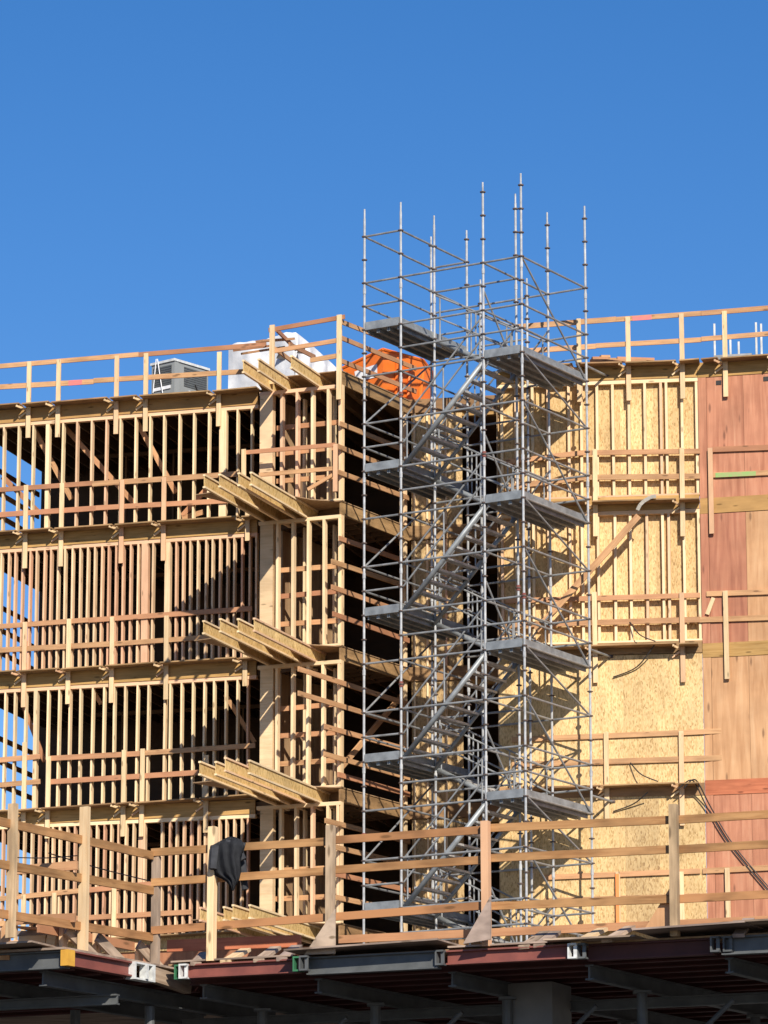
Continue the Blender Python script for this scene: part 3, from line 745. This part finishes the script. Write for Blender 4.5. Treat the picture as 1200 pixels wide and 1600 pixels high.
def onf(a, b): 
    p0 = Vector(vsx[0]).lerp(Vector(vsx[4]), b); p1 = Vector(vsx[1]).lerp(Vector(vsx[5]), b); return p0.lerp(p1, a) + Vector((0, -.012, 0))
m.add([onf(.28, .45), onf(.86, .42), onf(.86, .72), onf(.28, .75)], [(0, 1, 2, 3)]); m.build('label_sheet', 'white_paper', OR, M)
for k in (.25, .5, .75):
    p = Vector(vsx[1]).lerp(Vector(vsx[2]), k); q = Vector(vsx[5]).lerp(Vector(vsx[7]), k); m = MB(); m.tube(p + Vector((.02, 0, 0)), q + Vector((.04, 0, -.05)), .04, 6); m.build('rib', 'orange', OR, M)
# galvanised cart at the right roof edge
CT = empty('metal_cart', atY(1155, 556, 88.6), 'galvanised post cart standing on the roof above the pink plywood', 'cart')
zc = ZL[0] + .14
q1, q2 = atY(1119, 553, 88.5), atY(1178, 551, 88.3)
def gz(p, z): return Vector((p.x, p.y, z))
beam('base_tray', gz(q1, zc + .36), gz(q2, zc + .36), .75, .10, 'galvanised', CT)
for x, y, Y in ((1116, 506, 88.3), (1141, 531, 88.9), (1154, 534, 88.9), (1181, 504, 88.0), (1189, 506, 88.6)):
    p = atY(x, y, Y); beam('upright', gz(p, zc), p, .045, .045, 'galvanised', CT, up=Vector((0, -1, 0)))
for x in (1120, 1176):
    p = atY(x, 553, 88.4); m = MB(); m.tube((p.x, p.y - .1, ZL[0] + .07), (p.x, p.y + .1, ZL[0] + .07), .07, 10); m.build('wheel', 'rubber', CT)
# lumber on the right roof
LP = empty('lumber_pile', atY(960, 563, 88.6), 'low pile of loose lumber on the roof behind the right guardrail', 'lumber')
for i, (x1, x2, y) in enumerate(((922, 1010, 564), (925, 950, 560), (938, 952, 557.5), (964, 1022, 560), (930, 990, 562))):
    p = atY(x1, y, 88.0 + .15 * i); q = atY(x2, y + (2 if i == 3 else 0), 88.1 + .15 * i); beam('board', p, q, .1, .06, 'rail', LP)

# ------------------------------------------------------------------ loose lines and boards on the right wall
def cable(name, pts, r, mat, label, cat, group=None):
    c = [Vector(p) for p in pts]; out = []
    for i in range(len(c) - 1):
        p0, p1, p2, p3 = c[max(i - 1, 0)], c[i], c[i + 1], c[min(i + 2, len(c) - 1)]
        for k in range(6):
            t = k / 6; out.append(.5 * ((2 * p1) + (p2 - p0) * t + (2 * p0 - 5 * p1 + 4 * p2 - p3) * t * t + (3 * p1 - p0 - 3 * p2 + p3) * t ** 3))
    out.append(c[-1]); m = MB(); n = 6; rings = []
    for i, p in enumerate(out):
        d = (out[min(i + 1, len(out) - 1)] - out[max(i - 1, 0)]).normalized(); Q = d.to_track_quat('Z', 'Y').to_matrix()
        m.v += [tuple(p + Q @ Vector((r * math.cos(a * 2 * math.pi / n), r * math.sin(a * 2 * math.pi / n), 0))) for a in range(n)]
    for i in range(len(out) - 1):
        for a in range(n): m.f.append((i * n + a, i * n + (a + 1) % n, (i + 1) * n + (a + 1) % n, (i + 1) * n + a)); m.m.append(0)
    return tag(m.build(name, mat), label, cat, group)
for k, lab in ((0, 'left of the two black hoses slanting down the pink plywood'), (1, 'right of the two black hoses slanting down the pink plywood')):
    cable('hose', [WR.at(1060 + 8 * k, 1232, .33), WR.at(1078 + 5 * k, 1219 - k, .36), WP.at(1088 + 5 * k, 1227, .30), WP.at(1105 + 6 * k, 1262, .10), WP.at(1140 + 6 * k, 1320, .06), WP.at(1200 + 6 * k, 1392, .06), WP.at(1235 + 6 * k, 1432, .06)], .015, 'rubber', lab, 'hose', 'hoses on the plywood wing')
cable('rope', [WR.at(984, 972, .05), WR.at(1000, 992, .25), WR.at(1024, 1002, .33)], .014, 'rubber', 'dark rope end hanging at the second storey planks of the sheathed wall', 'rope', 'ropes on the sheathed wall')
cable('rope', [WR.at(1024, 1006, .28), WR.at(995, 1042, .08), WR.at(958, 1058, .04)], .014, 'rubber', 'dark rope trailing onto bare strand board below the second storey planks', 'rope', 'ropes on the sheathed wall')
cable('rope', [WR.at(985, 1192, .06), WR.at(1002, 1210, .25), WR.at(1028, 1221, .33)], .014, 'rubber', 'dark rope dropping onto the third storey planks of the sheathed wall', 'rope', 'ropes on the sheathed wall')
cable('rope', [WR.at(1012, 1238, .28), WR.at(990, 1256, .08), WR.at(958, 1268, .04)], .014, 'rubber', 'dark rope trailing onto strand board just above the foreground top rail', 'rope', 'ropes on the sheathed wall')
tag(beam('brace_board', WR.at(838, 985, .40), WR.at(998, 806, .40), .04, .14, 'rail', None), 'long brown board leaning diagonally across the studs of the sheathed wall', 'board')
m = MB(); pts = [WR.at(x, y, .42) for x, y in ((996, 797), (1000, 789), (1006, 783), (1016, 777), (1025, 775))]
for i in range(4): 
    a, b = pts[i], pts[i + 1]; M = frame(a, b, WR.n); m.box(0, (b - a).length, -.04, .04, -.006, .006, 0, M)
tag(m.build('strap', 'strap_grey'), 'grey webbing strap curling over the planks above the leaning board', 'strap')

# ------------------------------------------------------------------ foreground formwork deck
WF = Wall(atY(760, 1478, 45.0), 24)
ZD = WF.hit(760, 1478)[1]
FD = empty('formwork_deck', WF.pt(0, -2, 0), 'raised formwork deck on red and grey steel beams in the foreground', 'formwork')
uF0 = WF.hit(272, 1515)[0]; uF1 = WF.hit(1215, 1450)[0] + 3
wallbox('deck_sheet', WF, uF0 - .1, uF1, -.05, -12, ZD - .03, ZD - .01, 'ply_brown', FD)
# plywood sheets along the edge, lapped and a little warped
for (x0, x1, v0, v1, dz, t1, mt) in ((270, 462, .05, -1.0, 0.0, .0, 'weathered'), (462, 702, .32, -.9, .03, .03, 'weathered'), (702, 860, .05, -.9, .0, .0, 'weathered'),
                                     (860, 1004, .22, -.9, .004, -.01, 'weathered'), (1004, 1180, .32, -1, .05, .02, 'weathered'), (1160, 1330, .3, -1, .08, 0, 'weathered')):
    u0, u1 = WF.hit(x0, 1480)[0], WF.hit(x1, 1480)[0]
    a = WF.pt(u0, (v0 + v1) / 2, ZD + .005 + dz); b = WF.pt(u1 - .01, (v0 + v1) / 2, ZD + .005 + dz + t1); beam('plywood_sheet', a, b, v0 - v1, .02, mt, FD)
# edge beams: red and grey lengths with end brackets
def ibeam(name, a, b, hgt, wid, mat, par):
    M = frame(Vector(a), Vector(b), UP); L = (Vector(b) - Vector(a)).length; m = MB(); t = .018
    m.box(0, L, -wid / 2, wid / 2, -t, 0); m.box(0, L, -wid / 2, wid / 2, -hgt, -hgt + t); m.box(0.001, L - .001, -.012, .012, -hgt + t, -t)
    return m.build(name, mat, par, M)
ztop_ = ZD - .035
for (x0, x1, mt, v, hh) in ((292, 468, 'red_steel', .0, .16), (486, 690, 'grey_steel', .06, .2), (700, 892, 'red_steel', .0, .16), (914, 1112, 'red_joist', -.12, .18), (1128, 1330, 'grey_steel', -.05, .2)):
    u0, u1 = WF.hit(x0, 1500)[0], WF.hit(x1, 1500)[0]
    ibeam('edge_beam', WF.pt(u0, v, ztop_), WF.pt(u1, v, ztop_), hh, .12, mt, FD)
for (x, mt, v) in ((283, 'green_paint', .03), (293, 'white_steel', .08), (478, 'green_paint', .20), (490, 'grey_steel', .24), (694, 'grey_steel', .1), (900, 'white_steel', .08), (912, 'grey_steel', .04), (1120, 'grey_steel', .02), (1138, 'grey_steel', -.02)):
    u = WF.hit(x, 1505)[0]
    m = MB(); M = frame(WF.pt(u - .05, v, ztop_), WF.pt(u + .05, v, ztop_), UP)
    m.box(0, .1, -.05, .06, -.02, 0, 0, M); m.box(0, .1, -.05, .06, -.17, -.15, 0, M); m.box(.0, .018, -.05, .05, -.15, -.02, 0, M); m.box(.06, .1, -.02, .0, -.15, -.02, 0, M)
    m.build('beam_bracket', mt, FD)
# joists under the deck, running along the edge; girders running back
v = -.45
while v > -11:
    ibeam('joist', WF.pt(uF0, v, ZD - .05), WF.pt(uF1, v, ZD - .05), .17, .09, 'red_joist', FD); v -= .52
GX = (300, 480, 690, 905, 1125, 1330)
DB = WS.t
girders = []
for x in GX:
    a = WF.at(x, 1505); a.z = ZD - .23
    ibeam('girder', a - WF.n * .3, a + DB * 12, .17, .10, 'grey_steel', FD); girders.append(a)
for v, dz in ((-2.2, -.47), (-5.4, -.47)):
    ibeam('cross_beam', WF.pt(uF0 - 1, v, ZD + dz + .06), WF.pt(uF1, v, ZD + dz + .06), .12, .09, 'grey_steel', FD)
SG = 'steel shores under the foreground deck'
near = {0: 'steel shore nearest the left corner under the deck', 1: 'steel shore between the left corner and the concrete column', 2: 'front steel shore just right of the concrete column',
        3: 'front steel shore under the deck between the concrete column and the right edge', 4: 'rightmost steel shore, at the right edge of the photo', 5: 'steel shore outside the right edge'}
for i, a in enumerate(girders[:5]):
    for r, s in enumerate((1.55, 4.6)):
        p = a + DB * s
        P_ = empty('shoring_post', (p.x, p.y, 0), near[i] if r == 0 else 'rear ' + ' '.join(near[i].split()[-9:]) if False else ['shore standing behind the left corner shore', 'shore behind and left of the concrete column', 'rear shore right behind the concrete column', 'rear shore between the column and the right edge', 'rear shore close to the right edge of the photo'][i], 'shore', SG)
        pipe('outer_tube', (p.x, p.y, .02), (p.x, p.y, 3.6), .075, 'grey_steel', P_, 12)
        pipe('inner_tube', (p.x, p.y, 3.55), (p.x, p.y, ZD - .43), .06, 'grey_steel', P_, 12)
        m = MB(); m.box(-.12, .12, -.12, .12, 0, .02); m.build('base_plate', 'grey_steel', P_, Matrix.Translation((p.x, p.y, 0.0)))
        m = MB(); m.box(-.1, .1, -.1, .1, -.03, 0); m.build('head_plate', 'grey_steel', P_, Matrix.Translation((p.x, p.y, ZD - .402)))
        if r == 0:
            b = p + WF.t * 1.1; pipe('strut', (p.x, p.y, ZD - 1.5), (b.x, b.y, ZD - .55), .03, 'grey_steel', P_)
# concrete column
q = WF.at(716, 1520); q += DB * 1.9
cc = MB(); M = frame(Vector((q.x, q.y, 0)), Vector((q.x, q.y, 0)) + WF.t, UP)
cc.box(-.30, .30, -.3, .3, 0, ZD - .24, 0, M)
cx = cc.build('concrete_column', 'concrete'); tag(cx, 'square concrete column under the foreground deck', 'column')
for d in ((-1), (1)):
    pass
# backing wall added far under the deck to block light from behind
m = MB(); m.box(-25, 30, 62, 62.4, 0, ZD + .2); tag(m.build('backing_wall', 'concrete'), 'concrete backing wall added to block light far beneath the deck', 'wall')

# left part of the deck: comes forward, edge runs back to the inner corner
WG = Wall(WF.at(246, 1500), -60)                      # runs back; u=0 at the inner corner, negative towards the camera
cF = WG.hit(100, 1512)[0]
corner = WG.pt(cF, 0, 0)
WQ = Wall((corner.x, corner.y), 24)                   # front edge of the left part
LD = empty('formwork_deck', WG.pt(cF / 2, -1, 0), 'near left formwork deck with a yellow-tipped red edge beam', 'formwork')
pl = [WG.pt(cF, .0, 0), WG.pt(3.2, 0, 0), WG.pt(3.2, 0, 0) + WQ.t * -.3 + DB * 12, WQ.pt(-12, 0, 0) + DB * 14, WQ.pt(-12, 0, 0)]
m = MB(); m.prism(pl, ZD - .03, ZD - .005); m.build('deck_sheet', 'weathered', LD)
beam('plywood_sheet', WQ.pt(-2.2, -.15, ZD + .02), WQ.pt(-.25, -.15, ZD + .035), .9, .02, 'weathered', LD)
ibeam('edge_beam', WQ.pt(-4, -.12, ztop_), WQ.pt(-.02, -.12, ztop_), .2, .12, 'grey_steel', LD)
L1 = WG.hit(204, 1530)[0]; L2 = WG.hit(236, 1540)[0]; L3 = WG.hit(298, 1560)[0]
ibeam('edge_beam', WG.pt(cF + .12, -.04, ztop_), WG.pt(L1, -.04, ztop_), .17, .12, 'red_steel', LD)
beam('edge_beam', WG.pt(L2, -.04, ztop_ - .09), WG.pt(L3, -.04, ztop_ - .16), .1, .17, 'weathered', LD)
m = MB(); M = frame(WG.pt(cF + .02, .0, ztop_), WG.pt(cF + .3, .0, ztop_), UP); m.box(-.02, .12, -.05, .05, -.18, .0, 0, M); m.build('beam_cap', 'yellow_paint', LD)
m = MB(); M = frame(WG.pt(L1, 0, ztop_), WG.pt(L2, 0, ztop_), UP); LL = L2 - L1
m.box(0, LL, -.06, .07, -.02, 0, 0, M); m.box(0, LL, -.06, .07, -.2, -.18, 0, M); m.box(.0, .03, -.06, .06, -.18, -.02, 0, M); m.box(LL * .5, LL * .6, -.08, .02, -.18, -.02, 0, M); m.box(LL - .06, LL, -.06, .06, -.18, -.02, 0, M)
m.build('beam_bracket', 'white_steel', LD)
v = -.4
for k in range(9): ibeam('joist', WQ.pt(-6, -.4 - .52 * k, ZD - .05), WQ.pt(.105 * (.4 + .52 * k) - .14, -.4 - .52 * k, ZD - .05), .17, .09, 'red_joist', LD)
for x, s in ((-70, .6), (50, .6)):
    a = WQ.at(x, 1530) - WQ.n * .25; a.z = ZD - .23; ibeam('girder', a, a + DB * 5, .17, .1, 'grey_steel', LD)
    p = a + DB * 2.2
    P_ = empty('shoring_post', (p.x, p.y, 0), 'steel shore under the near left deck, ' + ('at the left edge' if x == -70 else 'left of the inner corner'), 'shore', SG)
    pipe('outer_tube', (p.x, p.y, .02), (p.x, p.y, 3.6), .075, 'grey_steel', P_, 12); pipe('inner_tube', (p.x, p.y, 3.55), (p.x, p.y, ZD - .43), .06, 'grey_steel', P_, 12)
ibeam('cross_beam', WQ.pt(-6, -1.3, ZD - .405), WQ.pt(0.0, -1.3, ZD - .405), .12, .09, 'grey_steel', LD)

# foreground guardrails
FG = 'guardrails round the foreground deck'
g = empty('guardrail', WF.pt(0, -.05, ZD), 'long three-rail timber guardrail along the front of the foreground deck', 'guardrail', FG)
for (x, yt, yb, mt) in ((331, 1292, 1506, 'post'), (516, 1290, 1482, 'fore_post'), (760, 1283, 1472, 'post'), (1053, 1257, 1450, 'fore_post'), (1335, 1240, 1445, 'post')):
    u = WF.hit(x, (yt + yb) / 2, .03)[0]; zt = WF.hit(x, yt, .03)[1]
    beam('post', WF.pt(u, .03, ZD - .01), WF.pt(u + rnd(-.01, .01), .03, zt), .088, .088, mt, g, up=WF.n)
for rows in (((237, 1332, 513, 1315), (519, 1313, 757, 1296.5), (763, 1294, 1050, 1281), (1056, 1281, 1340, 1264)),
             ((237, 1379, 513, 1361), (519, 1359.5, 757, 1343.5), (763, 1341, 1050, 1327), (1056, 1327.5, 1340, 1311)),
             ((237, 1454, 757, 1415), (763, 1416, 1050, 1404.5), (1056, 1405, 1340, 1390))):
    for i, (x1, y1, x2, y2) in enumerate(rows):
        beam('rail', WF.at(x1, y1, -.04 - .002 * i), WF.at(x2, y2, -.04 - .002 * i), .038, .089, 'fore_rail', g)
# plywood gussets at the feet of the posts
for (x0, y0, x1, y1, x2, y2, mt, v) in ((476, 1492, 524, 1490, 524, 1420, 'fore_post', .20), (724, 1475, 767, 1468, 767, 1400, 'weathered', .20), (1008, 1451, 1048, 1450, 1048, 1386, 'ply_tan', -.09)):
    a, b, c = WF.at(x0, y0, v), WF.at(x1, y1, v), WF.at(x2, y2, v); m = MB(); o = WF.n * .012
    m.add([a + o, b + o, c + o, a - o, b - o, c - o], [(0, 1, 2), (3, 5, 4), (0, 3, 4, 1), (1, 4, 5, 2), (2, 5, 3, 0)]); m.build('gusset', mt, g)
g = empty('guardrail', WG.pt(cF, -.05, ZD), 'near left timber guardrail running back to the inner corner of the deck', 'guardrail', FG)
for (x, yt, w, mt) in ((20, 1255, .1, 'fore_post'), (133, 1260, .11, 'post'), (246, 1338, .095, 'weathered')):
    u = WG.hit(x, 1400, -.05)[0]; zt = WG.hit(x, yt, -.05)[1]
    beam('post', WG.pt(u, -.07, ZD - .003), WG.pt(u, -.07, zt), .06, w, mt, g, up=WG.n)
for (x1, y1, x2, y2) in ((-30, 1277, 238, 1337), (-30, 1345, 242, 1392), (-30, 1423, 240, 1465)):
    beam('rail', WG.at(x1, y1, -.10), WG.at(x2, y2, -.10), .038, .095, 'fore_rail', g)
for (x1, y1, x2, y2) in ((10, 1361, 121, 1352), (10, 1438, 118, 1434)):
    beam('rail', WQ.at(x1, y1, -.25), WQ.at(x2, y2, -.25), .038, .1, 'rail', g)
a, b, c = WQ.at(-25, 1500, -.1), WQ.at(15, 1500, -.1), WQ.at(15, 1430, -.1); o = WQ.n * .012; m = MB()
m.add([a + o, b + o, c + o, a - o, b - o, c - o], [(0, 1, 2), (3, 5, 4), (0, 3, 4, 1), (1, 4, 5, 2), (2, 5, 3, 0)]); m.build('gusset', 'ply_tan', g)
# wire stays
for k, (x1, y1, x2, y2) in enumerate(((28, 1340, 120, 1337), (76, 1333, 240, 1378))):
    cable('wire', [WG.at(x1, y1, -.3), WG.at((x1 + x2) / 2, (y1 + y2) / 2 + 2, -.3), WG.at(x2, y2, -.3)], .007, 'rubber', ['short thin dark wire beside the leftmost deck post', 'long thin dark wire slanting past the near left deck rails'][k], 'wire')

# kickers, offcuts and stakes on the deck
OG = 'timber offcuts on the deck edge'
def offcut(lab, W, x1, y1, x2, y2, v1, v2, w=.13, t=.04, mt='weathered'):
    a, b = W.at(x1, y1, v1), W.at(x2, y2, v2)
    tag(beam('timber_offcut', a, b, w, t, mt, None), lab, 'offcut', OG)
for lab, x1, y1, x2, y2, mt in (
  ('pale offcut leaning at the deck edge just right of the jacket post', 352, 1503, 384, 1484, 'post'),
  ('grey offcut leaning at the deck edge left of the pale gusset', 404, 1501, 431, 1481, 'weathered'),
  ('short offcut beside the pale triangular gusset', 440, 1499, 464, 1479, 'weathered'),
  ('stub of timber behind the post with the jacket', 306, 1506, 321, 1490, 'weathered'),
  ('offcut beside the third deck post, first in the row toward the right', 818, 1480, 852, 1457, 'weathered'),
  ('second offcut right of the third deck post', 842, 1478, 868, 1457, 'weathered'),
  ('pale offcut, third right of the third deck post', 900, 1474, 942, 1452, 'post'),
  ('offcut just left of the tan triangular gusset', 948, 1470, 985, 1449, 'weathered'),
  ('offcut at the raised plywood edge near the right side of the photo', 1154, 1462, 1170, 1437, 'weathered')):
    offcut(lab, WF, x1, y1, x2, y2, .06, -.55, mt=mt)
tag(beam('toe_board', WF.at(530, 1468, -.6), WF.at(1230, 1436, -.6), .04, .09, 'rail', None), 'long reddish toe board lying along the deck behind the offcuts', 'board')
tag(beam('toe_board', WF.at(262, 1478, -1.2), WF.at(470, 1470, -1.2), .04, .14, 'red_board', None), 'reddish board behind the deck edge below the jacket', 'board')
KG = 'kicker braces at the inner corner'
for lab, x1, y1, x2, y2, v in (('kicker brace nearest the leftmost post of the deck', 104, 1452, 160, 1508, -.12), ('kicker brace in the middle of the left deck edge', 152, 1464, 204, 1518, -.12),
                              ('kicker brace closest to the inner corner post', 216, 1476, 264, 1529, -.12)):
    tag(beam('kicker_brace', WG.at(x1, y1, -.2), WG.at(x2, y2, -.10), .04, .12, 'weathered', None), lab, 'brace', KG)
for lab, x, y0, y1 in (('upright stake left of the middle post on the left deck', 99, 1450, 1500), ('upright stake right of the middle post on the left deck', 151, 1458, 1508), ('upright stake beside the inner corner post', 217, 1474, 1520)):
    tag(beam('timber_stake', WG.at(x, y1, -.3), WG.at(x, y0, -.3), .1, .05, 'post', None, up=WG.n), lab, 'stake', 'stakes on the left deck')
tag(beam('toe_board', WG.at(60, 1450, -.35), WG.at(240, 1485, -.35), .04, .1, 'rail', None), 'toe board on the left deck behind the kicker braces', 'board')
# timber bundle on the near left deck
TB = empty('timber_bundle', WQ.pt(-.6, -.8, ZD), 'bundle of short timbers under a sheet on the near left deck', 'timber')
for k, (x1, y1, x2, y2, w) in enumerate(((38, 1478, 80, 1478, .22), (82, 1472, 96, 1474, .2), (36, 1461, 92, 1459, .06))):
    beam('timber', WQ.at(x1, y1, -.7), WQ.at(x2, y2, -.7), .3, w, 'post' if k < 2 else 'weathered', TB)
beam('sheet', WQ.at(40, 1452, -.6), WQ.at(100, 1455, -.6), .5, .02, 'rail', TB)

# jacket hung over the rail
def jacket():
    bm = bmesh.new(); NX, NY = 22, 34; g = []
    # outline in photo pixels, left and right edge by row, hanging from the top rail
    def edges(t):
        L = [(0, 346), (.12, 328), (.55, 328), (.68, 333), (.8, 352), (.92, 360), (1, 362)]
        Rr = [(0, 378), (.12, 382), (.35, 376), (.6, 377), (.78, 374), (.9, 368), (1, 365)]
        def ip(T):
            for (a, x), (b, y) in zip(T[:-1], T[1:]):
                if t <= b: return x + (y - x) * (t - a) / (b - a)
            return T[-1][1]
        return ip(L), ip(Rr)
    for j in range(NY + 1):
        t = j / NY; xl, xr = edges(t); row = []
        for i in range(NX + 1):
            s = i / NX; x = xl + (xr - xl) * s; y = 1313 + 79 * t - 6 * math.sin(math.pi * s) * (1 - t)
            fold = .035 * math.sin(9 * s + 3.2 * t * (1 - s) * 2 + .5) * (.35 + t) + .02 * math.sin(21 * s - 4 * t)
            bulge = .06 * math.sin(math.pi * min(1, t * 1.3)) * math.sin(math.pi * s)
            row.append(bm.verts.new(WF.at(x, y, .11 + fold + bulge - .12 * max(0, .12 - t) / .12)))
        g.append(row)
    for j in range(NY):
        for i in range(NX): bm.faces.new((g[j][i], g[j + 1][i], g[j + 1][i + 1], g[j][i + 1]))
    r = bmesh.ops.solidify(bm, geom=bm.faces[:], thickness=.02)
    bmesh.ops.recalc_face_normals(bm, faces=bm.faces)
    me = bpy.data.meshes.new('jacket'); bm.to_mesh(me); bm.free(); me.materials.append(MATS['cloth_dark'])
    for p in me.polygons: p.use_smooth = True
    o = put(bpy.data.objects.new('jacket', me), None, Matrix.Identity(4))
    tag(o, 'dark grey jacket hung over the top rail of the foreground deck', 'jacket')
    # collar bunched over the rail and one sleeve behind
    m = MB(); m.tube(WF.at(352, 1318, .06), WF.at(382, 1326, -.02), .05, 8, 0, .07); m.tube(WF.at(366, 1322, .02), WF.at(379, 1344, -.02), .07, 8, 0, .05); c = m.build('collar', 'cloth_dark', o)
    m = MB(); m.tube(WF.at(378, 1345, -.12), WF.at(383, 1390, -.12), .05, 8, 0, .04); m.build('sleeve', 'cloth_dark', o)
    m = MB(); m.tube(WF.at(336, 1322, .1), WF.at(333, 1358, .13), .055, 8, 0, .05); m.build('sleeve', 'cloth_dark', o)
jacket()
